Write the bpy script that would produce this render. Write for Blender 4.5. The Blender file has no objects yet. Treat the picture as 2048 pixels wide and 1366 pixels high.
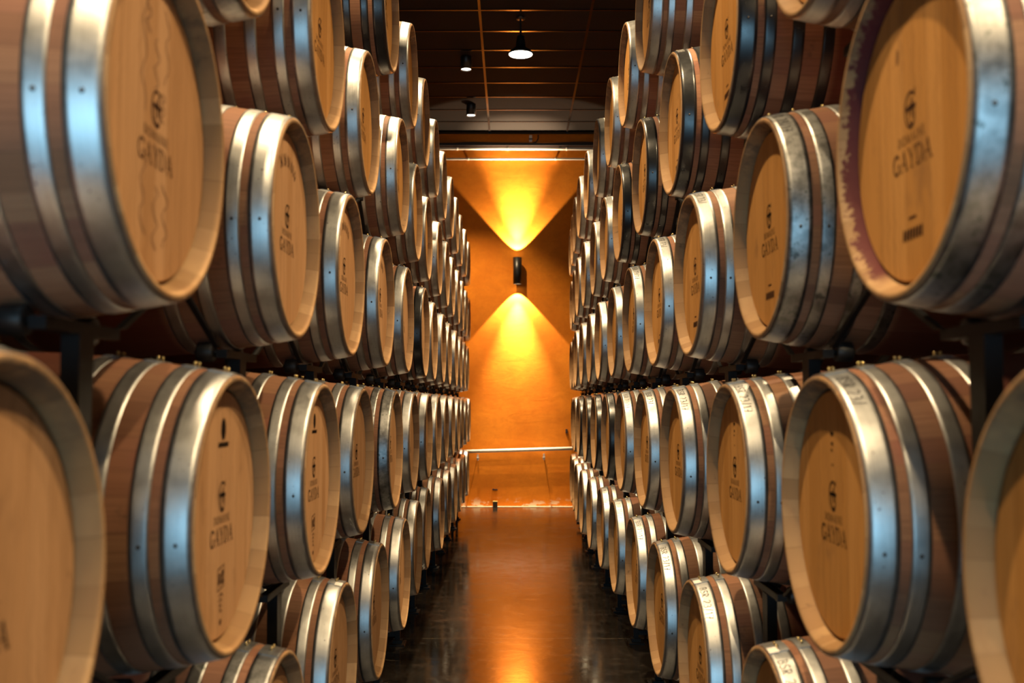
import bpy, bmesh, math, random
from mathutils import Vector, Matrix
PI = math.pi
random.seed(7)
SC = bpy.context.scene
COL = SC.collection

# ------------------------------------------------------------------ camera, world, exposure
EYE = 1.57                                   # camera height
F_PX = 1991.0
PITCH = math.atan2(806.6 - 683.0, F_PX)
cam_d = bpy.data.cameras.new('camera')
cam_d.lens, cam_d.sensor_width = 35.0, 36.0
cam_d.clip_start, cam_d.clip_end = 0.05, 100
cam_d.dof.use_dof = True
cam_d.dof.focus_distance = 6.0
cam_d.dof.aperture_fstop = 2.9
cam = bpy.data.objects.new('camera', cam_d)
COL.objects.link(cam)
cam.location = (0, 0, EYE)
cam.rotation_euler = (PI / 2 + PITCH, 0, 0)
SC.camera = cam

SC.view_settings.view_transform = 'Standard'
SC.view_settings.look = 'None'
SC.view_settings.exposure = 0.15
SC.view_settings.gamma = 1.0
SC.cycles.use_denoising = True
SC.cycles.max_bounces = 10
SC.cycles.sample_clamp_indirect = 6.0

world = bpy.data.worlds.new('world')
SC.world = world
world.use_nodes = True
world.node_tree.nodes['Background'].inputs[0].default_value = (0.42, 0.66, 1.0, 1)
world.node_tree.nodes['Background'].inputs[1].default_value = 0.3

ROOM_Y0, ROOM_Y1 = -4.2, 15.3
ROOM_X0, ROOM_X1 = -2.5, 2.5
CEIL = EYE + 4.22

def lamp(name, kind, loc, energy, color, rot=(0, 0, 0), **kw):
    d = bpy.data.lights.new(name, kind)
    d.energy, d.color = energy, color
    for k, v in kw.items():
        setattr(d, k, v)
    o = bpy.data.objects.new(name, d)
    o.location, o.rotation_euler = loc, rot
    COL.objects.link(o)
    return o

# daylight through the wide doorway behind the camera
DAY = lamp('doorway_daylight', 'AREA', (-0.25, ROOM_Y0 - 0.05, 1.16), 165, (0.35, 0.73, 1.0),
           (PI / 2, 0, PI), shape='RECTANGLE', size=3.0, size_y=2.25)
DAY.rotation_euler = (PI / 2, 0, 0)          # shines along +Y into the room
WARM = (1.0, 0.74, 0.42)

# ------------------------------------------------------------------ helpers
def ray(px, py):
    x, y = (px - 1024.7) / F_PX, (683.0 - py) / F_PX
    c, s = math.cos(PITCH), math.sin(PITCH)
    return Vector((x, c - y * s, s + y * c))

def on_y(px, py, Y):
    d = ray(px, py)
    return Vector((0, 0, EYE)) + d * (Y / d.y)

def on_z(px, py, Z):
    d = ray(px, py)
    return Vector((0, 0, EYE)) + d * ((Z - EYE) / d.z)

class G:
    """collects geometry for ONE mesh object"""
    def __init__(s):
        s.v, s.f, s.m, s.sm = [], [], [], []
    def quad(s, pts, mat=0, smooth=False):
        b = len(s.v); s.v += [tuple(p) for p in pts]
        s.f.append(tuple(range(b, b + len(pts)))); s.m.append(mat); s.sm.append(smooth)
    def box(s, a, b, mat=0):
        x0, y0, z0 = a; x1, y1, z1 = b
        i = len(s.v)
        s.v += [(x0, y0, z0), (x1, y0, z0), (x1, y1, z0), (x0, y1, z0), (x0, y0, z1), (x1, y0, z1), (x1, y1, z1), (x0, y1, z1)]
        for q in ((0, 3, 2, 1), (4, 5, 6, 7), (0, 1, 5, 4), (1, 2, 6, 5), (2, 3, 7, 6), (3, 0, 4, 7)):
            s.f.append(tuple(i + k for k in q)); s.m.append(mat); s.sm.append(False)
    def prism(s, quad0, quad1, mat=0):
        i = len(s.v); n = len(quad0)
        s.v += [tuple(p) for p in quad0] + [tuple(p) for p in quad1]
        s.f.append(tuple(range(i + n - 1, i - 1, -1))); s.f.append(tuple(range(i + n, i + 2 * n)))
        for k in range(n):
            s.f.append((i + k, i + (k + 1) % n, i + n + (k + 1) % n, i + n + k))
        s.m += [mat] * (n + 2); s.sm += [False] * (n + 2)
    def lathe(s, prof, n=64, mats=None, axis='X', org=(0, 0, 0), smooth=True, closed=False):
        """prof = [(t, r)] along the axis"""
        i = len(s.v)
        for t, r in prof:
            for k in range(n):
                a = 2 * PI * k / n
                c, d = r * math.cos(a), r * math.sin(a)
                p = (t, d, c) if axis == 'X' else ((c, d, t) if axis == 'Z' else (c, t, d))
                s.v.append((p[0] + org[0], p[1] + org[1], p[2] + org[2]))
        m = len(prof)
        for j in range(m if closed else m - 1):
            j2 = (j + 1) % m
            for k in range(n):
                k2 = (k + 1) % n
                s.f.append((i + j * n + k, i + j * n + k2, i + j2 * n + k2, i + j2 * n + k))
                s.m.append(mats[j] if mats else 0); s.sm.append(smooth)
    def tube(s, pts, r, n=8, mat=0):
        pts = [Vector(p) for p in pts]
        i = len(s.v)
        for j, p in enumerate(pts):
            t = (pts[min(j + 1, len(pts) - 1)] - pts[max(j - 1, 0)]).normalized()
            u = t.cross(Vector((0, 0, 1)))
            u = u.normalized() if u.length > 1e-3 else Vector((1, 0, 0))
            w = t.cross(u)
            for k in range(n):
                a = 2 * PI * k / n
                s.v.append(tuple(p + (u * math.cos(a) + w * math.sin(a)) * r))
        for j in range(len(pts) - 1):
            for k in range(n):
                s.f.append((i + j * n + k, i + j * n + (k + 1) % n, i + (j + 1) * n + (k + 1) % n, i + (j + 1) * n + k))
                s.m.append(mat); s.sm.append(True)
        s.f.append(tuple(range(i + n - 1, i - 1, -1))); s.f.append(tuple(range(i + (len(pts) - 1) * n, i + len(pts) * n)))
        s.m += [mat] * 2; s.sm += [False] * 2
    def dome(s, c, r, n=8, stretch=1.0, mat=0):
        prof = [(-0.4 * r, r * 0.5), (0.0, r * 0.55), (r * stretch, r * 0.6), (r * (stretch + .35), r), (r * (stretch + .9), r * .75), (r * (stretch + 1.15), r * 0.05)]
        s.lathe(prof, n, [mat] * 6, 'Z', c)
    def mesh(s, name, mats):
        me = bpy.data.meshes.new(name)
        me.from_pydata(s.v, [], s.f)
        for m in (mats if isinstance(mats, (list, tuple)) else [mats]):
            me.materials.append(m)
        me.polygons.foreach_set('material_index', s.m)
        me.polygons.foreach_set('use_smooth', s.sm)
        bm = bmesh.new(); bm.from_mesh(me)
        bmesh.ops.recalc_face_normals(bm, faces=bm.faces[:])
        bm.to_mesh(me); bm.free()
        me.update()
        return me

def put(name, me, parent=None, loc=(0, 0, 0), rz=0.0):
    o = bpy.data.objects.new(name, me)
    COL.objects.link(o)
    o.location = loc
    o.rotation_euler = (0, 0, rz)
    if parent:
        o.parent = parent
    return o

def tag(o, label=None, cat=None, group=None, kind=None):
    for k, v in (('label', label), ('category', cat), ('group', group), ('kind', kind)):
        if v:
            o[k] = v
    return o

def empty(name, loc, rz=0.0):
    o = bpy.data.objects.new(name, None)
    o.empty_display_size = 0.1
    COL.objects.link(o)
    o.location = loc
    o.rotation_euler = (0, 0, rz)
    return o

# ------------------------------------------------------------------ node helper
class NT:
    def __init__(s, name):
        s.mat = bpy.data.materials.new(name)
        s.mat.use_nodes = True
        s.t = s.mat.node_tree
        s.b = s.t.nodes['Principled BSDF']
    def n(s, typ, **kw):
        nd = s.t.nodes.new(typ)
        for k, v in kw.items():
            setattr(nd, k, v)
        return nd
    def link(s, a, b):
        s.t.links.new(a, b)
    def set(s, sock, v):
        if hasattr(v, 'is_output'):
            s.link(v, sock)
        elif v is not None:
            sock.default_value = v
    def math(s, op, a, b=None, c=None, clamp=False):
        nd = s.n('ShaderNodeMath', operation=op, use_clamp=clamp)
        s.set(nd.inputs[0], a); s.set(nd.inputs[1], b)
        if c is not None:
            s.set(nd.inputs[2], c)
        return nd.outputs[0]
    def step(s, v, lo, hi, a=0.0, b=1.0):
        nd = s.n('ShaderNodeMapRange', interpolation_type='SMOOTHSTEP')
        s.set(nd.inputs[0], v)
        for i, q in enumerate((lo, hi, a, b)):
            s.set(nd.inputs[i + 1], q)
        return nd.outputs[0]
    def mix(s, f, a, b, mode='MIX'):
        nd = s.n('ShaderNodeMix', data_type='RGBA', blend_type=mode)
        s.set(nd.inputs[0], f)
        for sk, v in ((nd.inputs[6], a), (nd.inputs[7], b)):
            s.set(sk, (*v, 1) if isinstance(v, tuple) and len(v) == 3 else v)
        return nd.outputs[2]
    def xyz(s):
        co = s.n('ShaderNodeTexCoord').outputs['Object']
        sp = s.n('ShaderNodeSeparateXYZ')
        s.link(co, sp.inputs[0])
        return sp.outputs[0], sp.outputs[1], sp.outputs[2], co
    def vec(s, x, y, z):
        nd = s.n('ShaderNodeCombineXYZ')
        for i, v in enumerate((x, y, z)):
            s.set(nd.inputs[i], v)
        return nd.outputs[0]
    def noise(s, vec, scale=5.0, detail=4.0, rough=0.55, dist=0.0):
        nd = s.n('ShaderNodeTexNoise')
        s.set(nd.inputs['Vector'], vec)
        nd.inputs['Scale'].default_value = scale
        nd.inputs['Detail'].default_value = detail
        nd.inputs['Roughness'].default_value = rough
        nd.inputs['Distortion'].default_value = dist
        return nd.outputs[0]
    def white(s, w):
        nd = s.n('ShaderNodeTexWhiteNoise', noise_dimensions='1D')
        s.set(nd.inputs['W'], w)
        return nd.outputs[0]
    def rnd(s):
        return s.n('ShaderNodeObjectInfo').outputs['Random']
    def bump(s, h, strength=0.2, dist=0.002):
        nd = s.n('ShaderNodeBump')
        nd.inputs['Strength'].default_value = strength
        nd.inputs['Distance'].default_value = dist
        s.link(h, nd.inputs['Height'])
        s.link(nd.outputs[0], s.b.inputs['Normal'])
    def out(s, base=None, rough=None, metal=None, **kw):
        if base is not None:
            s.set(s.b.inputs['Base Color'], (*base, 1) if isinstance(base, tuple) and len(base) == 3 else base)
        s.set(s.b.inputs['Roughness'], rough)
        s.set(s.b.inputs['Metallic'], metal)
        for k, v in kw.items():
            s.set(s.b.inputs[k.replace('_', ' ')], v)
        return s.mat

def plain(name, col, rough=0.5, metal=0.0, **kw):
    return NT(name).out(col, rough, metal, **kw)

# ------------------------------------------------------------------ barrel materials
NST = 30                                     # staves round a barrel
BIL, LEN, R_END, R_BIL = 0.35, 0.95, 0.298, 0.35
def rad(x):                                  # x measured from the barrel's middle
    return R_BIL - (R_BIL - R_END) * (abs(x) / (LEN / 2)) ** 1.9

def stave_material(name, end=False, purple=False):
    m = NT(name)
    x, y, z, co = m.xyz()
    zz = m.math('SUBTRACT', z, BIL)
    ang = m.math('ARCTAN2', y, zz)
    r = m.rnd()
    a = m.math('ADD', m.math('MULTIPLY', ang, NST / (2 * PI)), m.math('MULTIPLY', r, 13.7))
    # staves differ in width: warp the angle a little before counting
    a = m.math('ADD', a, m.math('MULTIPLY', m.math('SINE', m.math('MULTIPLY', a, 1.9)), 0.22))
    sid = m.math('FLOOR', a)
    fr = m.math('SUBTRACT', a, sid)
    tone = m.white(m.math('ADD', sid, m.math('MULTIPLY', r, 517.3)))
    tone2 = m.white(m.math('ADD', sid, m.math('MULTIPLY', r, 911.7)))
    if end:
        c = m.mix(tone, (0.27, 0.15, 0.065), (0.41, 0.25, 0.12))
        rr = m.math('SQRT', m.math('ADD', m.math('MULTIPLY', y, y), m.math('MULTIPLY', zz, zz)))
        g = m.noise(m.vec(m.math('MULTIPLY', rr, 90), m.math('MULTIPLY', a, 1.3), m.math('MULTIPLY', r, 40)), 1.0, 5)
        c = m.mix(m.step(g, 0.35, 0.7, 0.0, 0.45), c, (0.30, 0.165, 0.08))
    else:
        c = m.mix(tone, (0.20, 0.095, 0.050), (0.32, 0.165, 0.085))
        c = m.mix(m.math('MULTIPLY', tone2, 0.35), c, (0.27, 0.10, 0.075))
        g = m.noise(m.vec(m.math('MULTIPLY', x, 2.2), m.math('MULTIPLY', a, 7.0), m.math('MULTIPLY', r, 40)), 3.0, 6, 0.6)
        c = m.mix(m.step(g, 0.35, 0.75, 0.0, 0.5), c, (0.115, 0.05, 0.028))
        # red wine wash round the bung, between the two middle hoops
        red = m.math('MULTIPLY', m.step(m.math('ABSOLUTE', x), 0.20, 0.17), 0.75)
        c = m.mix(red, c, (0.075, 0.016, 0.011))
        big = m.noise(m.vec(m.math('MULTIPLY', x, 6), m.math('MULTIPLY', ang, 1.2), m.math('MULTIPLY', r, 70)), 1.5, 3)
        c = m.mix(m.step(big, 0.55, 0.75, 0.0, 0.35), c, (0.20, 0.055, 0.045))
    # joints between staves
    j = m.math('MINIMUM', fr, m.math('SUBTRACT', 1.0, fr))
    c = m.mix(m.step(j, 0.0, 0.03, 0.3, 0.0), c, (0.07, 0.035, 0.02))
    # odd grime marks
    gr = m.noise(m.vec(m.math('ADD', m.math('MULTIPLY', x, 14), m.math('MULTIPLY', r, 60)), m.math('MULTIPLY', y, 14), m.math('MULTIPLY', z, 14)), 1.0, 5, 0.7)
    c = m.mix(m.step(gr, 0.62, 0.74, 0.0, 0.65 if end else 0.45), c, (0.075, 0.05, 0.035))
    if end:
        g2 = m.noise(m.vec(m.math('MULTIPLY', x, 20), m.math('ADD', m.math('MULTIPLY', y, 20), m.math('MULTIPLY', r, 91)), m.math('MULTIPLY', z, 20)), 1.0, 5, 0.7)
        up = m.math('MULTIPLY', m.step(zz, 0.12, 0.29), m.step(g2, 0.36, 0.62, 0.0, 0.7))
        c = m.mix(up, c, (0.085, 0.065, 0.05))
    if purple:
        nn = m.noise(m.vec(m.math('MULTIPLY', x, 45), m.math('MULTIPLY', y, 45), m.math('MULTIPLY', z, 45)), 1.0, 6, 0.75)
        edge = m.math('ADD', 0.2760, m.math('MULTIPLY', m.step(nn, 0.3, 0.8), 0.014))
        rr2 = m.math('SQRT', m.math('ADD', m.math('MULTIPLY', y, y), m.math('MULTIPLY', zz, zz)))
        inn = m.step(m.math('SUBTRACT', rr2, edge), 0.0015, -0.0015)
        inn = m.math('MULTIPLY', inn, m.step(m.math('ADD', y, m.math('MULTIPLY', zz, 0.5)), -0.04, 0.04))
        c = m.mix(m.math('MULTIPLY', inn, 0.92), c, (0.085, 0.012, 0.018))
    m.bump(m.math('ADD', m.step(j, 0.0, 0.03), m.math('MULTIPLY', g, 0.25)), 0.15, 0.001)
    return m.out(c, 0.68, 0.0, Specular_IOR_Level=0.12)

def head_material(name, warm):
    m = NT(name)
    x, y, z, co = m.xyz()
    zz = m.math('SUBTRACT', z, BIL)
    r = m.rnd()
    yb = m.math('ADD', m.math('DIVIDE', y, 0.071), m.math('MULTIPLY', r, 9.0))
    yb = m.math('ADD', yb, m.math('MULTIPLY', m.math('SINE', m.math('MULTIPLY', yb, 2.1)), 0.2))
    bid = m.math('FLOOR', yb)
    fr = m.math('SUBTRACT', yb, bid)
    tone = m.white(m.math('ADD', bid, m.math('MULTIPLY', r, 331.0)))
    dark, light = ((0.39, 0.180, 0.046), (0.49, 0.243, 0.074)) if warm else ((0.41, 0.215, 0.095), (0.51, 0.290, 0.145))
    c = m.mix(tone, dark, light)
    wob = m.math('MULTIPLY', m.noise(m.vec(y, m.math('MULTIPLY', zz, 4), r), 6.0, 2), 0.03)
    g = m.noise(m.vec(m.math('MULTIPLY', m.math('ADD', y, wob), 110), m.math('MULTIPLY', zz, 3.0), m.math('ADD', bid, m.math('MULTIPLY', r, 50))), 1.0, 5, 0.6)
    c = m.mix(m.step(g, 0.42, 0.75, 0.0, 0.42), c, (0.16, 0.07, 0.022))
    st = m.noise(m.vec(m.math('MULTIPLY', y, 9), m.math('MULTIPLY', zz, 5), m.math('MULTIPLY', r, 80)), 1.0, 4, 0.65)
    c = m.mix(m.step(st, 0.58, 0.74, 0.0, 0.4), c, (0.17, 0.085, 0.04))
    kn = m.noise(m.vec(m.math('MULTIPLY', y, 30), m.math('MULTIPLY', zz, 12), m.math('MULTIPLY', r, 33)), 1.0, 2)
    c = m.mix(m.step(kn, 0.74, 0.80, 0.0, 0.7), c, (0.10, 0.045, 0.02))
    j = m.math('MINIMUM', fr, m.math('SUBTRACT', 1.0, fr))
    c = m.mix(m.step(j, 0.0, 0.02, 0.45, 0.0), c, (0.12, 0.06, 0.03))
    m.bump(g, 0.12, 0.001)
    return m.out(c, 0.62, 0.0, Specular_IOR_Level=0.10)

def steel_material(name, black=False, weathered=False):
    m = NT(name)
    x, y, z, co = m.xyz()
    zz = m.math('SUBTRACT', z, BIL)
    ang = m.math('ARCTAN2', y, zz)
    r = m.rnd()
    mot = m.noise(m.vec(m.math('ADD', m.math('MULTIPLY', x, 26), m.math('MULTIPLY', r, 90)), m.math('MULTIPLY', y, 26), m.math('MULTIPLY', z, 26)), 1.0, 6, 0.65)
    brush = m.noise(m.vec(m.math('MULTIPLY', x, 900), m.math('MULTIPLY', ang, 3.0), m.math('MULTIPLY', r, 20)), 1.0, 3)
    speck = m.noise(m.vec(m.math('ADD', m.math('MULTIPLY', x, 95), m.math('MULTIPLY', r, 300)), m.math('MULTIPLY', y, 95), m.math('MULTIPLY', z, 95)), 1.0, 2)
    if black:
        dents_b = m.noise(m.vec(m.math('MULTIPLY', x, 9), m.math('MULTIPLY', y, 9), m.math('MULTIPLY', z, 9)), 1.0, 2)
        c = m.mix(m.step(speck, 0.70, 0.76, 0.0, 0.6), (0.010, 0.010, 0.011), (0.09, 0.085, 0.08))
        rg = m.step(mot, 0.3, 0.75, 0.27, 0.33)
        m.bump(dents_b, 0.02, 0.003)
        return m.out(c, rg, 0.0, Specular_IOR_Level=0.6)
    lo, hi = (0.36, 0.46) if not weathered else (0.14, 0.40)
    v = m.step(mot, 0.25, 0.75, lo, hi)
    v = m.math('MULTIPLY', v, m.step(brush, 0.2, 0.8, 0.84, 1.12))
    c = m.mix(0.0, m.vec(v, v, m.math('MULTIPLY', v, 0.985)), (0, 0, 0))
    c = m.mix(m.step(speck, 0.705, 0.745, 0.0, 0.85), c, (0.055, 0.045, 0.04))
    if weathered:
        c = m.mix(m.step(mot, 0.56, 0.66, 0.0, 0.8), c, (0.05, 0.06, 0.055))
    rg = m.math('ADD', m.step(mot, 0.25, 0.8, 0.36, 0.42), m.math('MULTIPLY', brush, 0.06))
    dents = m.noise(m.vec(m.math('ADD', m.math('MULTIPLY', x, 9), m.math('MULTIPLY', r, 40)), m.math('MULTIPLY', y, 9), m.math('MULTIPLY', z, 9)), 1.0, 3)
    m.bump(dents, 0.05, 0.005)
    return m.out(c, rg, m.step(speck, 0.70, 0.75, 1.0, 0.2))

M_STAVE = stave_material('oak_staves')
M_END = stave_material('oak_stave_ends', end=True)
M_END_P = stave_material('oak_stave_ends_wine_stained', end=True, purple=True)
M_HEAD = head_material('oak_head_honey', True)
M_HEAD2 = head_material('oak_head_tan', False)
M_STEEL = steel_material('galvanised_hoop')
M_STEEL_W = steel_material('weathered_hoop', weathered=True)
M_BLACK = steel_material('black_painted_hoop', black=True)
M_BRASS = plain('brass_pin', (0.62, 0.47, 0.22), 0.3, 1.0)
M_RIVET = plain('dark_rivet', (0.05, 0.04, 0.035), 0.45, 0.6)
M_BRAND = plain('burnt_brand', (0.012, 0.006, 0.004), 0.9, 0.0, Specular_IOR_Level=0.05)
M_BRAND2 = plain('faded_brand', (0.045, 0.018, 0.010), 0.9, 0.0, Specular_IOR_Level=0.05)
M_INK = plain('black_marker', (0.01, 0.01, 0.012), 0.9, 0.0, Specular_IOR_Level=0.05)
M_CHALK = plain('white_marker', (0.65, 0.63, 0.58), 0.7)
M_PAPER = plain('white_paper', (0.80, 0.76, 0.70), 0.7)
M_RACK = plain('black_rack_steel', (0.004, 0.004, 0.005), 0.55, 0.0, Specular_IOR_Level=0.2)
M_ROLL = plain('rack_roller_rubber', (0.008, 0.008, 0.008), 0.5)

# ------------------------------------------------------------------ barrel meshes (local: middle of the bilge bottom at the origin, axis along X at z = BIL, front head at -X)
NS = 96
REC = 0.034
def staves_mesh(endmat, name):
    g = G()
    prof, mats = [], []
    h = LEN / 2
    outer = [(-h + LEN * i / 28.0) for i in range(29)]
    # front inside lip -> rim -> outer skin -> rear rim -> rear lip
    pts = [(-h + REC + 0.022, 0.272, 1), (-h + REC, 0.2725, 1), (-h + 0.0025, 0.2845, 1), (-h, 0.2875, 1), (-h, R_END - 0.0035, 1), (-h + 0.003, R_END, 0)]
    pts += [(x, rad(x), 0) for x in outer[1:-1]]
    pts += [(h - 0.003, R_END, 1), (h, R_END - 0.0035, 1), (h, 0.2875, 1), (h - 0.0025, 0.2845, 1), (h - REC, 0.2725, 1), (h - REC - 0.022, 0.272, 1)]
    g.lathe([(t, r) for t, r, _ in pts], NS, [p[2] for p in pts[:-1]], 'X', (0, 0, BIL))
    return g.mesh(name, [M_STAVE, endmat])

def head_mesh(front, mat):
    g = G()
    s = -1 if front else 1
    h = LEN / 2 - REC
    prof = [(s * (h - 0.02), 0.0005), (s * (h - 0.02), 0.2650), (s * (h - 0.003), 0.2660), (s * h, 0.2630), (s * h, 0.0005)]
    g.lathe(prof, NS, None, 'X', (0, 0, BIL), smooth=False)
    return g.mesh('head', mat)

HOOPS = [(0.004, 0.060), (0.079, 0.115), (0.160, 0.196), (0.248, 0.283)]
def hoop_mesh(a, b, mat, rear=False, rust=False):
    """a, b: distance of the hoop's edges from the barrel's end"""
    g = G()
    h = LEN / 2
    xs = [-h + a + (b - a) * i / 5.0 for i in range(6)]
    t = 0.0022
    prof = [(x, rad(x) + t) for x in xs] + [(x, rad(x) - 0.0006) for x in reversed(xs)]
    # soften the outer edges
    prof[0] = (xs[0] + 0.0006, prof[0][1] - 0.0004); prof[5] = (xs[5] - 0.0006, prof[5][1] - 0.0004)
    g.lathe(prof, NS, None, 'X', (0, 0, BIL), closed=True)
    # overlapping lap of the band and its two pins on top
    xm = (xs[0] + xs[-1]) / 2
    n = 8
    for k in range(n):
        a0, a1 = -0.16 + 0.30 * k / n, -0.16 + 0.30 * (k + 1) / n
        for (xa, xb) in ((xs[0] + 0.002, xs[-1] - 0.002),):
            q = [(xx, (rad(xx) + t + 0.0016) * math.sin(aa), BIL + (rad(xx) + t + 0.0016) * math.cos(aa)) for xx, aa in ((xa, a0), (xb, a0), (xb, a1), (xa, a1))]
            g.quad(q, 0, True)
        if k in (0, n - 1):
            aa = a0 if k == 0 else a1
            q = [(xx, rr * math.sin(aa), BIL + rr * math.cos(aa)) for xx, rr in ((xs[0] + .002, rad(xs[0]) + t), (xs[-1] - .002, rad(xs[-1]) + t), (xs[-1] - .002, rad(xs[-1]) + t + .0016), (xs[0] + .002, rad(xs[0]) + t + .0016))]
            g.quad(q, 0)
    for aa in (-1.72, 1.66):
        rr = rad(xm) + t
        q = [(xm + .0045 * math.cos(2 * PI * k / 10), rr * math.sin(aa + .0045 * math.sin(2 * PI * k / 10) / rr), BIL + rr * math.cos(aa + .0045 * math.sin(2 * PI * k / 10) / rr)) for k in range(10)]
        c0 = (xm, (rr + .0022) * math.sin(aa), BIL + (rr + .0022) * math.cos(aa))
        for k in range(10):
            g.quad([q[k], q[(k + 1) % 10], c0], 2, True)
    for aa in (-0.075, 0.015):
        rr = rad(xm) + t
        g.dome((xm, rr * math.sin(aa), BIL + rr * math.cos(aa)), 0.0045, 8, 1.3, 1)
    if rear:
        g.v = [(-x, y, z) for x, y, z in g.v]
    return g.mesh('hoop', [mat, M_BRASS, M_RIVET])

ME_STAVES = staves_mesh(M_END, 'staves')
ME_STAVES_P = staves_mesh(M_END_P, 'staves')
ME_HEAD = {0: head_mesh(True, M_HEAD), 1: head_mesh(True, M_HEAD2)}
ME_HEAD_R = head_mesh(False, M_HEAD2)
ME_HOOP = {}
for kk, mm in (('grey', M_STEEL), ('black', M_BLACK), ('weathered', M_STEEL_W)):
    ME_HOOP[kk] = [hoop_mesh(a, b, mm) for a, b in HOOPS] + [hoop_mesh(a, b, mm, True) for a, b in HOOPS]

# ------------------------------------------------------------------ lettering: strokes on a 1-high grid, (polyline, relative weight)
def arc(cx, cy, rx, ry, a0, a1, n=12):
    return [(cx + rx * math.cos(math.radians(a0 + (a1 - a0) * i / n)), cy + ry * math.sin(math.radians(a0 + (a1 - a0) * i / n))) for i in range(n + 1)]
TH, TK = 0.05, 0.12
SERIF = {   # roman capitals with thick and thin strokes and serifs
    'G': (0.82, [(arc(.42, .5, .36, .47, 42, 318, 18), TK), ([(.72, .16), (.72, .44)], TK), ([(.58, .44), (.86, .44)], TH), ([(.69, .82), (.71, .98)], TH)]),
    'A': (0.86, [([(.10, .02), (.42, .98)], TH), ([(.42, .98), (.76, .02)], TK), ([(.22, .36), (.62, .36)], TH), ([(0, .02), (.22, .02)], TH), ([(.62, .02), (.90, .02)], TH)]),
    'Y': (0.80, [([(.10, .98), (.42, .46)], TK), ([(.74, .98), (.42, .46)], TH), ([(.42, .46), (.42, .02)], TK), ([(0, .98), (.24, .98)], TH), ([(.62, .98), (.84, .98)], TH), ([(.30, .02), (.54, .02)], TH)]),
    'D': (0.86, [([(.16, .02), (.16, .98)], TK), ([(.02, .02), (.38, .02)] + arc(.38, .5, .38, .48, -90, 90, 12) + [(.02, .98)], TH), (arc(.40, .5, .36, .44, -55, 55, 8), TK)]),
    'O': (0.90, [(arc(.45, .5, .38, .47, 0, 360, 20), TK * .85)]),
    'M': (1.05, [([(.16, .02), (.16, .98)], TH), ([(.16, .98), (.52, .10)], TK), ([(.52, .10), (.88, .98)], TH), ([(.88, .98), (.88, .02)], TK), ([(.04, .02), (.28, .02)], TH), ([(.74, .02), (1.0, .02)], TH)]),
    'I': (0.38, [([(.18, .02), (.18, .98)], TK), ([(.04, .02), (.32, .02)], TH), ([(.04, .98), (.32, .98)], TH)]),
    'N': (0.92, [([(.14, .02), (.14, .98)], TH), ([(.14, .98), (.78, .02)], TK), ([(.78, .02), (.78, .98)], TH), ([(.02, .02), (.26, .02)], TH), ([(.66, .98), (.90, .98)], TH)]),
    'E': (0.70, [([(.16, .02), (.16, .98)], TK), ([(.04, .02), (.62, .02), (.64, .2)], TH), ([(.04, .98), (.58, .98), (.60, .8)], TH), ([(.16, .52), (.46, .52)], TH)]),
}
HW = 0.075
HAND = {
    'B': (0.66, [([(.1, 0), (.08, 1)], HW), ([(.0, .95)] + arc(.22, .74, .28, .24, 80, -80, 8) + arc(.22, .26, .34, .26, 80, -95, 8), HW)]),
    'S': (0.58, [(arc(.28, .74, .22, .24, 30, 250, 8) + arc(.26, .26, .24, .26, 70, -150, 8), HW)]),
    'R': (0.66, [([(.1, 0), (.08, 1)], HW), ([(.0, .95)] + arc(.2, .74, .30, .24, 80, -90, 8) + [(.52, .0)], HW)]),
    '2': (0.58, [(arc(.25, .74, .22, .25, 160, -20, 8) + [(.04, .02), (.5, .04)], HW)]),
    '3': (0.56, [(arc(.22, .75, .22, .24, 140, -80, 8) + arc(.22, .27, .26, .26, 80, -140, 8), HW)]),
    '/': (0.48, [([(.05, -.05), (.38, 1.05)], HW)]),
    '1': (0.30, [([(.02, .8), (.16, 1), (.15, 0)], HW)]),
    '7': (0.56, [([(.02, .97), (.5, .98), (.2, 0)], HW), ([(.12, .48), (.46, .5)], HW)]),
    ' ': (0.35, []), '.': (0.25, [([(.08, .02), (.12, .08)], HW)]),
    '0': (0.56, [(arc(.26, .5, .22, .48, 90, 450, 14), HW)]),
    '8': (0.58, [(arc(.26, .74, .2, .24, -90, 270, 10), HW), (arc(.26, .25, .24, .25, 90, 450, 10), HW)]),
}
def strokes(text, font, height, gap=0.10):
    """-> list of (polyline, width) in metres, centred on u = 0, sitting on v = 0"""
    out, u = [], 0.0
    for ch in text:
        w, ss = font[ch]
        for pl, tk in ss:
            out.append(([((u + p[0]) * height, p[1] * height) for p in pl], tk * height))
        u += w + gap
    tot = (u - gap) * height
    return [([(p[0] - tot / 2, p[1]) for p in pl], wd) for pl, wd in out], tot

def ink(g, sts, mapf, u0=0.0, v0=0.0, mat=0):
    for pl, wd in sts:
        L, Rr = [], []
        for i, p in enumerate(pl):
            q0, q1 = pl[max(i - 1, 0)], pl[min(i + 1, len(pl) - 1)]
            dx, dy = q1[0] - q0[0], q1[1] - q0[1]
            l = math.hypot(dx, dy) or 1e-9
            nx, ny = -dy / l * wd / 2, dx / l * wd / 2
            ex, ey = (dx / l * wd * .3, dy / l * wd * .3) if i in (0, len(pl) - 1) else (0, 0)
            sg = -1 if i == 0 else 1
            L.append(mapf(p[0] + nx + sg * ex + u0, p[1] + ny + sg * ey + v0))
            Rr.append(mapf(p[0] - nx + sg * ex + u0, p[1] - ny + sg * ey + v0))
        for i in range(len(pl) - 1):
            g.quad([L[i], L[i + 1], Rr[i + 1], Rr[i]], mat)

XH = -(LEN / 2 - REC) - 0.0007
def on_head(u, v):                           # u to the reader's right, v up, from the head's centre
    return (XH, -u, BIL + v)

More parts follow.
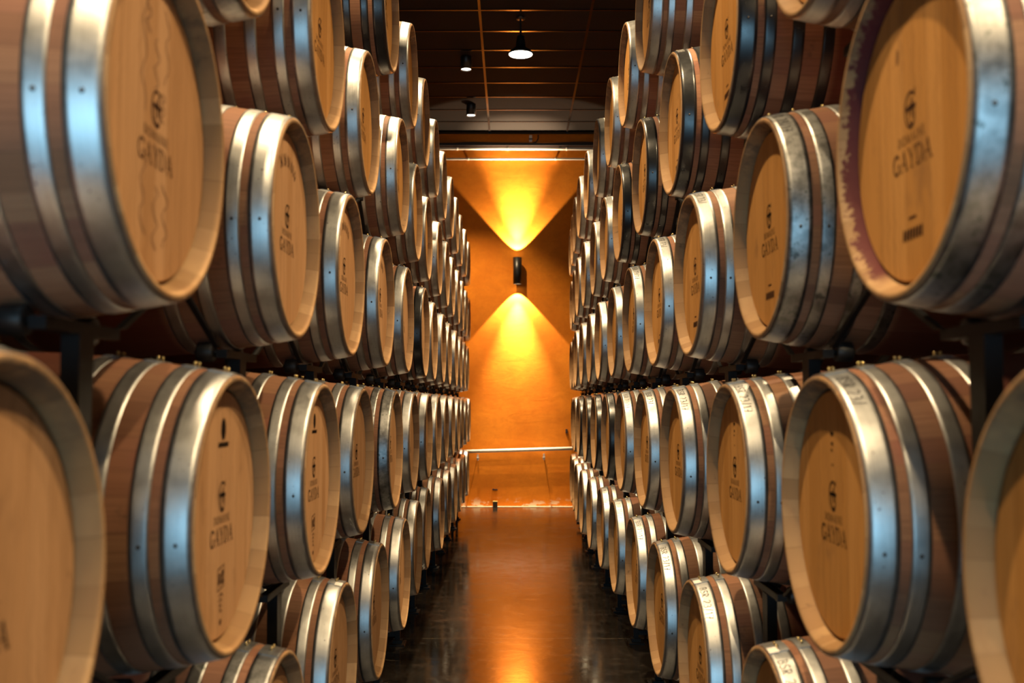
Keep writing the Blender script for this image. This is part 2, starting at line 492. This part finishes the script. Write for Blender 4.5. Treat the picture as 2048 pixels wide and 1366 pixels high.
def emblem():
    """round monogram: an open outer G, a heavy bar and a smaller letter tucked inside"""
    s = [(arc(0, 0, .024, .031, 48, 300, 22), .0046),
         (arc(.004, -.010, .0135, .0165, 0, 360, 16), .0036),
         ([(-.016, .004), (.020, .004)], .0075),
         ([(.006, .018), (.006, -.012)], .0062),
         ([(.0165, .023), (.0195, .033)], .0030),
         ([(-.004, .012), (-.010, -.004)], .0030)]
    return s

def brand_mesh(mat):
    g = G()
    ink(g, emblem(), on_head, 0, 0.036)
    s1, _ = strokes('DOMAINE', SERIF, 0.0165, 0.22)
    ink(g, s1, on_head, 0, -0.020)
    s2, _ = strokes('GAYDA', SERIF, 0.036, 0.10)
    ink(g, s2, on_head, 0, -0.066)
    return g.mesh('brand_stamp', mat)
ME_BRAND = brand_mesh(M_BRAND)
ME_BRAND2 = brand_mesh(M_BRAND2)

def footer_mesh():                           # small dark maker's bar low on the head: too fine to read in the photo
    g = G()
    for i in range(7):
        u = -0.042 + i * 0.0125
        ink(g, [([(u, -0.188), (u + 0.002, -0.174)], .0085)], on_head)
    ink(g, [([(-0.018, -0.153), (0.012, -0.153)], .004)], on_head)
    return g.mesh('maker_mark', M_BRAND2)
ME_FOOT = footer_mesh()

def oval_mesh():
    g = G()
    pts = [on_head(.017 * math.cos(2 * PI * k / 24), .182 + .024 * math.sin(2 * PI * k / 24)) for k in range(24)]
    g.quad(pts)
    ink(g, [([(-0.034 + k * .0085, .145), (-0.034 + k * .0085 + .003, .152)], .006) for k in range(9)], on_head)
    return g.mesh('oval_stamp', M_BRAND)
ME_OVAL = oval_mesh()

def scrawl_low_mesh():                       # worn stamps low on the head, too rubbed to read
    g = G()
    rnd = random.Random(5)
    ink(g, [([(-.024, -.118), (.022, -.112), (.022, -.158), (-.024, -.164), (-.024, -.118)], .0035)], on_head)
    for k in range(6):
        u = -.018 + k * .007
        ink(g, [([(u, -.158 + rnd.uniform(0, .012)), (u + rnd.uniform(-.006, .006), -.138), (u + .003, -.120 - rnd.uniform(0, .01))], .0036)], on_head)
    for k in range(4):
        v = -.176 - k * 0.011
        ink(g, [([(-.010 + rnd.uniform(-.006, .004), v), (rnd.uniform(-.004, .004), v + .005), (.010 + rnd.uniform(-.006, .006), v - .002)], .0036)], on_head)
    g.quad([on_head(.007 * math.cos(2 * PI * k / 12), -.232 + .007 * math.sin(2 * PI * k / 12)) for k in range(12)])
    return g.mesh('worn_stamp', M_BRAND2)
ME_YEAR = scrawl_low_mesh()

def arch_mesh():                             # rubbed stamp in an arch across the top of the head
    g = G()
    for k in range(9):
        a = math.radians(118 - 7 * k)
        p0, p1 = (.172 * math.cos(a), .172 * math.sin(a)), (.205 * math.cos(a + .02), .205 * math.sin(a + .02))
        ink(g, [([p0, p1] if k % 2 else [p0, (p0[0] + .012, p0[1] + .014), p1, (p0[0] - .004, p0[1] + .018), p0], .0042)], on_head)
    return g.mesh('arched_stamp', M_BRAND2)
ME_ARCH = arch_mesh()

def drops_mesh():                            # drip marks under the top of a head
    g = G()
    for (u, v, w, h) in ((0, .172, .011, .005), (.001, .150, .007, .004), (-.002, .136, .005, .0035), (.001, .104, .0035, .003)):
        g.quad([on_head(u + w * math.cos(2 * PI * k / 12), v + h * math.sin(2 * PI * k / 12)) for k in range(12)])
    return g.mesh('drip_marks', M_BRAND)
ME_DROP = drops_mesh()

def scrawl_mesh():                           # long faint brushed lines over the big head nearest the camera
    g = G()
    rnd = random.Random(11)
    for u0, va, vb in ((-.062, .02, .21), (.046, .09, .225), (-.004, .07, .16), (-.06, -.06, -.19), (.0, -.10, -.21), (.05, -.09, -.2), (-.045, .16, .235), (.03, .02, .07)):
        n = 10
        pl = []
        for i in range(n + 1):
            pl.append((u0 + .012 * math.sin(i * 1.3 + u0 * 90) + rnd.uniform(-.004, .004), va + (vb - va) * i / n))
        ink(g, [(pl, rnd.uniform(.003, .0055))], on_head)
    return g.mesh('brushed_lettering', plain('faint_brush_marks', (0.25, 0.12, 0.05), 0.8))
ME_SCRAWL = scrawl_mesh()

def code_mesh(text, mat, side):
    """handwriting on the end hoop, running down from the top towards the camera; side -1 = right stack"""
    g = G()
    s, tot = strokes(text, HAND, 0.026, 0.16)
    a_start = 0.30
    def mp(u, v):
        xx = -LEN / 2 + 0.014 + v
        r_ = rad(xx) + 0.0022 + 0.0008
        aa = a_start + (u + tot / 2) / r_
        return (xx, side * r_ * math.sin(aa), BIL + r_ * math.cos(aa))
    ink(g, s, mp)
    return g.mesh('handwritten_lettering', mat)
ME_CODE = code_mesh('BSR 23/17', M_INK, -1)
ME_CODE_S = code_mesh('BSR.23/', M_INK, -1)
ME_CODE_W = code_mesh('23/17', M_CHALK, -1)

def tag_mesh(side):
    g = G()
    def mp(xx, aa):
        r_ = rad(xx) + 0.0022 + 0.0024
        return (xx, side * r_ * math.sin(aa), BIL + r_ * math.cos(aa))
    x0 = -LEN / 2 + 0.006
    g.quad([mp(x0, .05), mp(x0 + .026, .05), mp(x0 + .026, .17), mp(x0, .17)])
    return g.mesh('paper_tag', M_PAPER)
ME_TAG = tag_mesh(-1)
ME_TAG_L = tag_mesh(1)

# ------------------------------------------------------------------ the stacks
S = 0.997
AXIS = [EYE + v for v in (-0.946, -0.238, 0.476, 1.192, 1.943)]
FIRST = {'l': [2.628, 1.181, 1.709, 2.196, 4.822], 'r': [2.674, 1.195, 1.709, 2.205, 4.803]}
LAST = {'l': 14.45, 'r': 12.95}
RX = {'l': 0.597, 'r': 0.664}
NUDGE = {('l', 2, 0): -.011, ('l', 2, 1): -.014, ('l', 2, 5): -.018, ('l', 3, 3): -.026, ('l', 3, 4): -.01, ('l', 4, 1): -.012,
         ('l', 0, 5): .036, ('l', 0, 4): .016, ('l', 1, 3): .018, ('r', 4, 0): -.02, ('r', 0, 1): -.015, ('r', 1, 2): .012, ('r', 2, 1): .008,
         ('r', 2, 2): -.012, ('r', 3, 2): .01, ('r', 3, 1): .008}
BLACK = {('r', 3, 1), ('r', 3, 2), ('r', 3, 3), ('r', 3, 4), ('l', 4, 0), ('l', 2, 5), ('r', 1, 6), ('r', 1, 7), ('r', 1, 8), ('r', 1, 9)}
WEATHERED = {('r', 2, 0), ('r', 2, 1), ('l', 1, 4), ('l', 3, 0), ('l', 0, 0)}
ROWS = ['bottom', 'second', 'middle', 'fourth', 'top']
ORD = ['first', 'second', 'third', 'fourth', 'fifth', 'sixth', 'seventh', 'eighth', 'ninth', 'tenth', 'eleventh', 'twelfth', 'thirteenth', 'fourteenth', 'fifteenth']
SIDE = {'l': 'left', 'r': 'right'}
SPECIAL = {('r', 2, 0): 'with a purple wine stain inside its rim'}

def barrel(side, lev, i, y):
    key = (side, lev, i)
    kind = 'black' if key in BLACK else ('weathered' if key in WEATHERED else 'grey')
    rng = random.Random(hash((ord(side), lev, i)) & 0xffff)
    x = RX[side] + NUDGE.get(key, rng.uniform(-.006, .006))
    if side == 'r' and y > 10.2:
        x += 0.033 * (y - 10.2)
    sx = -1 if side == 'l' else 1
    root = empty('wine_barrel', (sx * (x + LEN / 2), y, AXIS[lev] - BIL), PI if side == 'l' else 0.0)
    look = {'grey': 'oak barrel with grey steel hoops', 'black': 'oak barrel with black-painted hoops', 'weathered': 'oak barrel with tarnished steel hoops'}[kind]
    if key in SPECIAL:
        lab = 'oak barrel with purple wine stain inside its rim, first in right stack\'s middle row'
    else:
        lab = f"{look}, {ORD[i]} from the front in {SIDE[side]} stack's {ROWS[lev]} row"
    tag(root, lab, 'barrel', f"oak barrels in the {ROWS[lev]} row of the {SIDE[side]} stack")
    put('staves', ME_STAVES_P if key in SPECIAL else ME_STAVES, root)
    hm = 0 if side == 'r' or lev >= 3 else 1
    hd = put('head', ME_HEAD[hm], root)
    put('head', ME_HEAD_R, root)
    hoops = [put('hoop', m_, root) for m_ in ME_HOOP[kind]]
    if y < 9:
        put('brand_stamp', ME_BRAND if rng.random() < .6 or lev == 1 else ME_BRAND2, hd)
        if side == 'r' and lev >= 2 and y < 6:
            put('maker_mark', ME_FOOT, hd)
        if side == 'r' and lev == 1 and y < 4:
            put('drip_marks', ME_DROP, hd)
    if side == 'l' and lev == 1 and i in (1, 2):
        put('oval_stamp', ME_OVAL, hd)
        put('worn_stamp', ME_YEAR, hd)
    if side == 'l' and lev == 2 and i in (1, 2, 3):
        put('arched_stamp', ME_ARCH, hd)
    if key == ('l', 2, 0):
        put('brushed_lettering', ME_SCRAWL, hd)
    if side == 'r' and y < 8:
        if lev in (0, 1) or (lev == 2 and y < 6):
            put('handwritten_lettering', ME_CODE if rng.random() < .7 else ME_CODE_S, hoops[0])
        elif kind == 'black':
            put('handwritten_lettering', ME_CODE_W, hoops[0])
    if side == 'r' and lev == 0 and i in (0, 1):
        put('paper_tag', ME_TAG, hoops[0])
    if side == 'l' and lev == 0 and i == 1:
        put('paper_tag', ME_TAG_L, hoops[0])

SPOTS = {}
for side in 'lr':
    for lev in range(5):
        ys = []
        y, i = FIRST[side][lev], 0
        while y < LAST[side]:
            ys.append(y)
            barrel(side, lev, i, y)
            y += S; i += 1
        SPOTS[side, lev] = ys

# ------------------------------------------------------------------ steel racking: one welded row of cradles per level and side
XF, XB = 0.150, 0.800                        # front and rear frames, measured from the head plane
ROLL_R = 0.026
ROLL_A = 0.36                                # rollers touch the barrel this far (radians) off its lowest line
def roller_mesh():
    g = G()
    g.lathe([(-.022, .002), (-.022, ROLL_R * .9), (-.018, ROLL_R), (.018, ROLL_R), (.022, ROLL_R * .9), (.022, .002)], 20, None, 'X')
    return g.mesh('roller', M_ROLL)
ME_ROLL = roller_mesh()
HEAD_Z = -(rad(-LEN / 2 + XF) + 0.012)       # top of an upright below the barrel axis
CLR = 0.004
def upright_mesh(h):
    """tapered upright with a forked top; origin at its foot"""
    g = G()
    d = 0.016
    g.prism([(-d, -.018, 0), (d, -.018, 0), (d, .018, 0), (-d, .018, 0)], [(-d, -.030, h), (d, -.030, h), (d, .030, h), (-d, .030, h)])
    return g.mesh('upright', M_RACK)
def saddle_mesh():
    """short bar on top of an upright, its ends turned up to hold the two roller axles; origin at the barrel axis"""
    g = G()
    rr = rad(-LEN / 2 + XF + .07) + 0.0035 + ROLL_R
    yc, zc = rr * math.sin(ROLL_A), -rr * math.cos(ROLL_A) - .003
    g.box((-.014, -yc - .02, HEAD_Z - .022), (.014, yc + .02, HEAD_Z - .001))
    for q in (-1, 1):
        g.box((-.014, q * yc - .013, HEAD_Z - .004), (.014, q * yc + .013, zc + .006))
        g.tube([(-.014, q * yc, zc), (.075, q * yc, zc)], .006, 8)
    return g.mesh('saddle', M_RACK)
ME_SADDLE = saddle_mesh()
def strut_mesh(dy, dz):
    g = G()
    g.prism([(-.007, -.012, 0), (.007, -.012, 0), (.007, .012, 0), (-.007, .012, 0)], [(-.007, dy - .012, dz), (.007, dy - .012, dz), (.007, dy + .012, dz), (-.007, dy + .012, dz)])
    return g.mesh('strut', M_RACK)
def foot_mesh():
    g = G(); g.box((-.05, -.07, 0), (.05, .07, .008)); g.box((-.03, -.035, .008), (.03, .035, .03))
    return g.mesh('foot_plate', M_RACK)
CACHE = {}
def cached(k, fn, *a):
    if (k, a) not in CACHE:
        CACHE[k, a] = fn(*a)
    return CACHE[k, a]
for side in 'lr':
    sx = -1 if side == 'l' else 1
    for lev in range(5):
        ys = SPOTS[side, lev]
        ax = AXIS[lev]
        top = ax + HEAD_Z - .022
        foot = 0.0 if lev == 0 else AXIS[lev - 1] - .20
        cx = sx * (RX[side] + 0.475)
        root = empty('barrel_rack', (cx, ys[0], ax - BIL))
        tag(root, f"black steel rack with rollers under the {ROWS[lev]} row of barrels in the {SIDE[side]} stack", 'rack', 'steel barrel racks')
        rel = lambda px, py, pz: (px - root.location.x, py - root.location.y, pz - root.location.z)
        below = SPOTS[side, lev - 1] if lev else []
        for y in ys:
            for xo in (XF, XB):
                px = sx * (RX[side] + xo + (0.033 * (y - 10.2) if side == 'r' and y > 10.2 else 0))
                put('upright', cached('u', upright_mesh, round(top - foot, 4)), root, rel(px, y, foot))
                put('saddle', ME_SADDLE, root, rel(px, y, ax), 0 if sx > 0 else PI)
                if xo == XF:
                    rr = rad(-LEN / 2 + XF + .07) + 0.0035 + ROLL_R
                    for q in (-1, 1):
                        put('roller', ME_ROLL, root, rel(px + sx * .045, y + q * rr * math.sin(ROLL_A), ax - rr * math.cos(ROLL_A) - .003))
                for yb in below:                  # legs spread from the foot of the upright to the saddles of the row below
                    if .3 < abs(yb - y) < .7:
                        q = 1 if yb > y else -1
                        dy = yb - y - q * .185
                        put('strut', cached('s', strut_mesh, round(dy, 3), round(AXIS[lev - 1] + HEAD_Z - .002 - foot, 4)), root, rel(px, y, foot + .004))
        g = G()                                   # ties from the front frames to the rear ones
        if lev == 0:
            for y in ys:
                for xo in (XF, XB):
                    put('foot_plate', cached('f', foot_mesh), root, rel(sx * (RX[side] + xo + (0.033 * (y - 10.2) if side == 'r' and y > 10.2 else 0)), y, .001))
        for y in ys:
            g = G(); g.box(rel(sx * (RX[side] + XF) - 0, y - .012, foot + .05), rel(sx * (RX[side] + XB), y + .012, foot + .08))
            put('tie_bar', g.mesh('tie_bar', M_RACK), root)

# ------------------------------------------------------------------ room
def wall_material():
    m = NT('ochre_plaster')
    x, y, z, co = m.xyz()
    n1 = m.noise(co, 1.3, 5, 0.6)
    n2 = m.noise(co, 14.0, 6, 0.7)
    c = m.mix(m.step(n1, 0.3, 0.7), (0.60, 0.165, 0.007), (0.74, 0.235, 0.014))
    c = m.mix(m.step(n2, 0.45, 0.75, 0.0, 0.25), c, (0.46, 0.125, 0.006))
    n3 = m.noise(m.vec(m.math('MULTIPLY', x, 5), 0.0, m.math('MULTIPLY', z, 7)), 1.0, 6, 0.72, 1.2)
    c = m.mix(m.step(n3, 0.42, 0.62, 0.0, 0.3), c, (0.50, 0.14, 0.008))
    # bare render patches just over the floor
    p = m.noise(m.vec(m.math('MULTIPLY', x, 5), 0.0, m.math('MULTIPLY', z, 9)), 1.0, 4, 0.6)
    low = m.step(z, 0.16, 0.02)
    c = m.mix(m.math('MULTIPLY', low, m.step(p, 0.52, 0.6, 0.0, 0.8)), c, (0.72, 0.60, 0.44))
    und = m.noise(m.vec(m.math('MULTIPLY', x, 1.2), 0.0, m.math('MULTIPLY', z, 3.0)), 2.0, 4, 0.6, 0.8)
    m.bump(m.math('ADD', m.math('MULTIPLY', und, 1.0), m.math('MULTIPLY', n2, 0.25)), 0.2, 0.008)
    return m.out(c, 0.75, 0.0, Specular_IOR_Level=0.2)
def floor_material():
    m = NT('polished_dark_concrete')
    x, y, z, co = m.xyz()
    n1 = m.noise(co, 0.9, 6, 0.65)
    n2 = m.noise(co, 7.0, 6, 0.7)
    c = m.mix(m.step(n1, 0.3, 0.7), (0.006, 0.005, 0.004), (0.018, 0.014, 0.011))
    c = m.mix(m.step(n2, 0.5, 0.75, 0.0, 0.5), c, (0.045, 0.036, 0.028))
    sc = m.noise(m.vec(m.math('MULTIPLY', x, 2.2), m.math('MULTIPLY', y, 9.0), 0.0), 1.4, 6, 0.75, 0.6)
    c = m.mix(m.step(sc, 0.66, 0.72, 0.0, 0.5), c, (0.20, 0.17, 0.13))
    # saw-cut joints across the slab and thin wandering cracks
    for yj, wd, col in ((6.77, 0.005, (0.16, 0.125, 0.085)), (10.55, 0.006, (0.13, 0.10, 0.07)), (2.9, 0.005, (0.14, 0.11, 0.08)), (14.2, 0.006, (0.004, 0.003, 0.003))):
        c = m.mix(m.step(m.math('ABSOLUTE', m.math('SUBTRACT', y, yj)), wd, wd * .4, 0.0, 0.7), c, col)
    ck = m.noise(m.vec(m.math('MULTIPLY', x, 1.6), m.math('MULTIPLY', y, 0.55), 7.0), 1.0, 4, 0.6, 0.4)
    c = m.mix(m.step(m.math('ABSOLUTE', m.math('SUBTRACT', ck, 0.5)), 0.006, 0.001, 0.0, 0.7), c, (0.003, 0.002, 0.002))
    wear = m.noise(m.vec(m.math('MULTIPLY', x, 3.0), m.math('MULTIPLY', y, 3.0), 2.0), 1.0, 6, 0.75)
    c = m.mix(m.step(wear, 0.60, 0.72, 0.0, 0.6), c, (0.10, 0.08, 0.06))
    rg = m.math('ADD', m.step(n1, 0.3, 0.7, 0.07, 0.17), m.step(n2, 0.4, 0.8, 0.0, 0.14))
    m.bump(m.math('ADD', n1, m.math('MULTIPLY', n2, 0.35)), 0.10, 0.02)
    return m.out(c, rg, 0.0, Specular_IOR_Level=0.75)
def ceiling_material():
    m = NT('dark_ceiling_tile')
    x, y, z, co = m.xyz()
    n = m.noise(co, 90.0, 3, 0.6)
    c = m.mix(n, (0.010, 0.008, 0.007), (0.026, 0.022, 0.019))
    m.bump(n, 0.3, 0.002)
    return m.out(c, 0.95, 0.0, Specular_IOR_Level=0.05)
M_WALL = wall_material()
M_FLOOR = floor_material()
M_CEIL = ceiling_material()
M_SIDE = plain('dark_side_wall', (0.02, 0.015, 0.012), 0.9)
M_GRID = plain('ceiling_grid_bronze', (0.012, 0.010, 0.009), 0.16, 0.0, Specular_IOR_Level=0.6)
M_PIPE = plain('pale_painted_pipe', (0.72, 0.66, 0.55), 0.35)
M_DARK = plain('black_fixture_metal', (0.008, 0.008, 0.008), 0.4)
M_CABLE = plain('black_cable', (0.012, 0.010, 0.009), 0.5)

def struct(name, g, mats, label=None):
    return tag(put(name, g.mesh(name, mats)), label, None, None, 'structure')

T = 0.12
X0, X1, Y0, Y1 = ROOM_X0, ROOM_X1, ROOM_Y0, ROOM_Y1
g = G(); g.box((X0 - T, Y0 - 3, -0.1), (X1 + T, Y1 + T, 0)); struct('floor', g, M_FLOOR)
g = G(); g.box((X0 - T, Y0 - T, CEIL), (X1 + T, Y1 + T, CEIL + 0.1)); struct('ceiling', g, M_CEIL)
g = G(); g.box((X0, Y1, 0), (X1, Y1 + T, CEIL)); struct('wall_back', g, M_WALL)
g = G(); g.box((X0 - T, Y0, 0), (X0, Y1 + T, CEIL)); struct('wall_left', g, M_SIDE)
g = G(); g.box((X1, Y0, 0), (X1 + T, Y1 + T, CEIL)); struct('wall_right', g, M_SIDE)
DX0, DX1, DZ = -1.75, 1.25, 2.3
g = G()
g.box((X0 - T, Y0 - T, 0), (DX0, Y0, CEIL)); g.box((DX1, Y0 - T, 0), (X1 + T, Y0, CEIL)); g.box((DX0, Y0 - T, DZ), (DX1, Y0, CEIL))
struct('wall_front', g, plain('pale_front_plaster', (0.45, 0.40, 0.38), 0.9))

# ceiling grid: real T bars hung just under the tiles
g = G()
xg = on_z(980, 264, CEIL).x
for k in range(-1, 3):
    x = xg + 1.2 * k
    if X0 < x < X1:
        g.box((x - .014, Y0, CEIL - .012), (x + .014, Y1 - .002, CEIL - .001))
yb0 = on_z(1040, 219, CEIL).y
k = -24
while True:
    y = yb0 + 0.607 * k
    if y > Y1 - .05:
        break
    if y > Y0:
        g.box((X0 + .002, y - .014, CEIL - .010), (X1 - .002, y + .014, CEIL - .001))
    k += 1
struct('trim_1', g, M_GRID)

# pale bare strip along the foot of the end wall
g = G()
g.box((-1.05, Y1 - 0.11, 0.0), (0.95, Y1 - .001, 0.006))
struct('trim_2', g, NT('bare_screed').out((0.42, 0.33, 0.22), 0.6))

# ------------------------------------------------------------------ end wall fittings
def on_wall(px, py, off=0.0):
    return on_y(px, py, Y1 - off)

def pipe(name, p0, p1, r, label, clips=(), mat=None):
    c = (Vector(p0) + Vector(p1)) / 2
    root = empty(name, c)
    g = G(); g.tube([Vector(p0) - c, Vector(p1) - c], r, 14)
    put('pipe_run', g.mesh('pipe_run', mat or M_PIPE), root)
    for t in clips:
        p = Vector(p0).lerp(Vector(p1), t) - c
        g = G()
        g.lathe([(p.x - .016, r + .004), (p.x + .016, r + .004), (p.x + .016, r - .001), (p.x - .016, r - .001)], 14, None, 'X', (0, p.y, p.z), closed=True)
        g.box((p.x - .014, p.y, p.z - .006), (p.x + .014, Y1 - c.y, p.z + .006))
        put('wall_clip', g.mesh('wall_clip', M_PIPE), root)
    tag(root, label, 'pipe', 'pipes along the end wall')
    return root

w = lambda px, py, off: on_wall(px, py, off)
a, b = w(880, 297, .07), w(1196, 298, .07)
pipe('ceiling_pipe', (-1.7, a.y, a.z), (1.7, b.y, b.z), .024, 'thicker pale pipe across the end wall, just under the black cable tray', (.25, .48, .75))
a, b = w(890, 318, .06), w(1180, 318, .06)
pipe('ceiling_pipe', (-1.7, a.y, a.z), (1.7, b.y, b.z), .017, 'thin pale pipe across the end wall, lower of the two near the ceiling', (.30, .70))
a, b = w(930, 903.2, .13), w(1146, 897, .13)
lo = pipe('water_pipe', a, b, .026, 'pale pipe low on the end wall, sloping gently between the barrel stacks')
for px, py in ((956.5, 912), (1088.5, 911)):
    p = w(px, py, .13)
    g = G()
    q = p - lo.location
    g.box((q.x - .012, q.y - .012, q.z - .045), (q.x + .012, q.y + .012, q.z + .028))
    g.dome((q.x, q.y, q.z - .055), .024, 10, 0.6)
    g.box((q.x - .006, q.y, q.z + .0), (q.x + .006, Y1 - lo.location.y, q.z + .012))
    put('pipe_hanger', g.mesh('pipe_hanger', plain('pale_clip', (0.75, 0.74, 0.72), 0.4)), lo)
# cable tray with loose cables
a, b = w(886, 290, .06), w(1190, 291, .06)
root = empty('cable_tray', (0, Y1 - .06, a.z))
g = G(); g.box((-1.7, -.06, -.022), (1.7, .055, -.012)); g.box((-1.7, -.065, -.022), (1.7, -.06, .018)); 
put('tray', g.mesh('tray', M_CABLE), root)
for q in range(3):
    g = G()
    g.tube([(-1.7 + i * .1, -.03 + .02 * math.sin(i * .7 + q * 2), .0 + .012 * q + .008 * math.sin(i * .45 + q)) for i in range(35)], .008, 6)
    put('cable', g.mesh('cable', M_CABLE), root)
tag(root, 'black cable tray with loose cables under the ceiling on the end wall', 'cable tray')
# cable that drops from the ceiling into the tray, and its metal bracket
p0, p1 = w(1077, 270, .03), w(1058, 289, .03)
g = G()
g.tube([p0, p0 + Vector((0, 0, -.06)), p0 + Vector((-.03, 0, -.11)), p1 + Vector((.03, 0, .012)), p1, p1 + Vector((-.25, 0, -.005))], .010, 8)
tag(put('hanging_cable', g.mesh('hanging_cable', M_CABLE)), 'black cable bending from the ceiling down into the tray on the end wall', 'cable')
p = w(1062, 277, .02)
root = empty('wall_bracket', p + Vector((0, 0, -.05)))
g = G(); g.box((-.022, -.012, 0), (.022, .019, .10)); put('plate', g.mesh('plate', plain('zinc_bracket', (.5, .47, .42), .4, .8)), root)
g = G(); g.box((-.03, -.03, .03), (.03, -.012, .045)); put('arm_bar', g.mesh('arm_bar', M_DARK), root)
tag(root, 'small grey metal bracket beside the bent cable, above the cable tray', 'bracket')
# dark shadow-gap moulding where the wall meets the ceiling
g = G(); g.box((X0 + .001, Y1 - .035, CEIL - .028), (X1 - .001, Y1 - .001, CEIL - .013)); struct('trim_3', g, M_DARK)

# small things on and by the end wall
p = w(991, 1006, .06)
root = empty('wooden_block', (p.x, Y1 - .08, 0.006))
g = G(); g.box((-.035, -.035, 0), (.035, .035, .075)); put('block_body', g.mesh('block_body', plain('dark_wood_block', (.035, .022, .012), .8)), root)
g = G(); g.box((-.036, -.036, .075), (.036, .036, .083)); put('block_cap', g.mesh('block_cap', plain('pale_cap', (.55, .36, .10), .7)), root)
tag(root, 'small dark block standing on the floor against the end wall', 'block')
p = w(990.5, 979, 0)
g = G(); g.box((-.042, -.008, -.007), (.042, -.0005, .007)); g.box((-.03, -.010, .004), (-.012, -.0005, .011))
tag(put('wall_slot', g.mesh('wall_slot', M_DARK), None, (p.x, Y1, p.z)), 'short dark slot in the end wall, above the small block', 'slot')
p = w(1133.5, 862, 0)
root = empty('wall_socket', (p.x, Y1, p.z))
g = G(); g.box((-.014, -.03, -.03), (.014, -.0005, .03)); put('socket_box', g.mesh('socket_box', M_DARK), root)
g = G(); g.box((-.009, -.034, -.012), (.009, -.03, .012)); put('socket_lid', g.mesh('socket_lid', plain('brown_lid', (.08, .04, .02), .5)), root)
tag(root, 'tiny dark box on the end wall beside the right stack', 'box')

# ------------------------------------------------------------------ wall sconce
ptop, pbot = w(1035.5, 515, .13), w(1035.5, 568, .13)
hs = ptop.z - pbot.z
cz = (ptop.z + pbot.z) / 2
root = empty('wall_sconce', (ptop.x, Y1, cz))
RS = 0.066
g = G(); g.lathe([(-hs / 2, RS - .006), (-hs / 2, RS), (hs / 2, RS), (hs / 2, RS - .006), (-hs / 2, RS - .006)], 32, None, 'Z', (0, -.13, 0)); put('lamp_body', g.mesh('lamp_body', M_DARK), root)
g = G(); g.box((-.03, -.075, -.05), (.03, -.0005, .05)); put('wall_mount', g.mesh('wall_mount', M_DARK), root)
mglow = NT('sconce_lens'); mglow.out((1, .8, .5), .4, 0, Emission_Color=(1, .80, .48, 1), Emission_Strength=9.0)
for s in (-1, 1):
    g = G(); g.lathe([(s * (hs / 2 - .018), .0005), (s * (hs / 2 - .018), RS - .008)], 32, None, 'Z', (0, -.13, 0)); put('lens', g.mesh('lens', mglow.mat), root)
tag(root, 'black cylinder sconce in the middle of the end wall, shining up and down', 'wall lamp')
AMB = (1.0, 0.76, 0.50)
for s in (1, -1):
    rot = (PI, 0, 0) if s > 0 else (0, 0, 0)
    pz = cz + s * (hs / 2 - 0.012)
    lamp('sconce_beam', 'SPOT', (ptop.x, Y1 - .13, pz), 330, AMB, rot, spot_size=math.radians(84), spot_blend=0.12, shadow_soft_size=.012)
    lamp('sconce_core', 'SPOT', (ptop.x, Y1 - .13, pz), 1700, AMB, rot, spot_size=math.radians(52), spot_blend=1.0, shadow_soft_size=.015)

# ------------------------------------------------------------------ ceiling lamps
M_LENS = NT('lamp_lens'); M_LENS.out((1, .95, .85), .4, 0, Emission_Color=(1, .93, .78, 1), Emission_Strength=14.0); M_LENS = M_LENS.mat
LX = -0.55
def can(y, label, x=LX, power=770, cone=88):
    root = empty('ceiling_spot', (x, y, CEIL - .012))
    g = G()
    g.lathe([(-.15, .060), (-.155, .068), (0, .068)], 28, None, 'Z'); g.lathe([(-.15, .060), (-.135, .057)], 28, None, 'Z')
    g.lathe([(0, .0005), (0, .068)], 28, None, 'Z', smooth=False)
    put('lamp_body', g.mesh('lamp_body', M_DARK), root)
    g = G(); g.lathe([(-.138, .0005), (-.138, .059)], 28, None, 'Z', smooth=False)
    put('lens', g.mesh('lens', M_LENS), root)
    tag(root, label, 'ceiling lamp', 'cylinder spots on the ceiling')
    lamp('ceiling_spot_light', 'SPOT', (x, y, CEIL - .18), power, WARM, (0, 0, 0), spot_size=math.radians(cone), spot_blend=.6, shadow_soft_size=.05)
def drop_y(px, py, zoff):
    return on_z(px, py, CEIL - zoff)
c2, c3 = drop_y(933, 139, .16), drop_y(943, 231, .16)
can(c2.y, 'black cylinder ceiling spot further from the end wall, beside the bell pendant', c2.x, 520)
can(c3.y, 'black cylinder ceiling spot closest to the end wall', c3.x, 620, 96)
for k, y in enumerate((9.0, 6.0, 3.0, 0.0, -2.6)):  # last one, behind the camera, is added to light the wall the hoops reflect
    can(y, f'unseen black cylinder ceiling spot over the aisle, {ORD[k]} before the bell pendant', LX)

def bell(x, y, label):
    z = CEIL - .42
    root = empty('pendant_lamp', (x, y, z))
    g = G(); g.lathe([(0, .128), (-.004, .132), (.022, .130), (.045, .10), (.075, .055), (.14, .048), (.20, .04), (.20, .0005)], 36, None, 'Z'); put('lamp_shade', g.mesh('lamp_shade', M_DARK), root)
    g = G(); g.lathe([(.008, .0005), (.008, .120), (.0, .127)], 36, None, 'Z', smooth=False); put('lens', g.mesh('lens', M_LENS), root)
    g = G(); g.lathe([(.20, .012), (.41, .012)], 12, None, 'Z'); put('stem', g.mesh('stem', M_DARK), root)
    g = G(); g.lathe([(.395, .0005), (.395, .05), (.41, .05)], 20, None, 'Z'); put('ceiling_rose', g.mesh('ceiling_rose', M_DARK), root)
    tag(root, label, 'pendant lamp')
    lamp('pendant_light', 'SPOT', (x, y, z - .015), 130, WARM, (0, 0, 0), spot_size=math.radians(130), spot_blend=.5, shadow_soft_size=.1)
pb = on_z(1042, 109, CEIL - .42)
bell(pb.x, pb.y, 'black bell pendant with bright round lens, hanging over the aisle near the end wall')

for k, y in enumerate((11.2, 8.2, 5.2, 2.2, -0.8)):
    can(y, f'black cylinder ceiling spot above the right stack, {ORD[k]} from the end wall', 1.75, 610, 112)
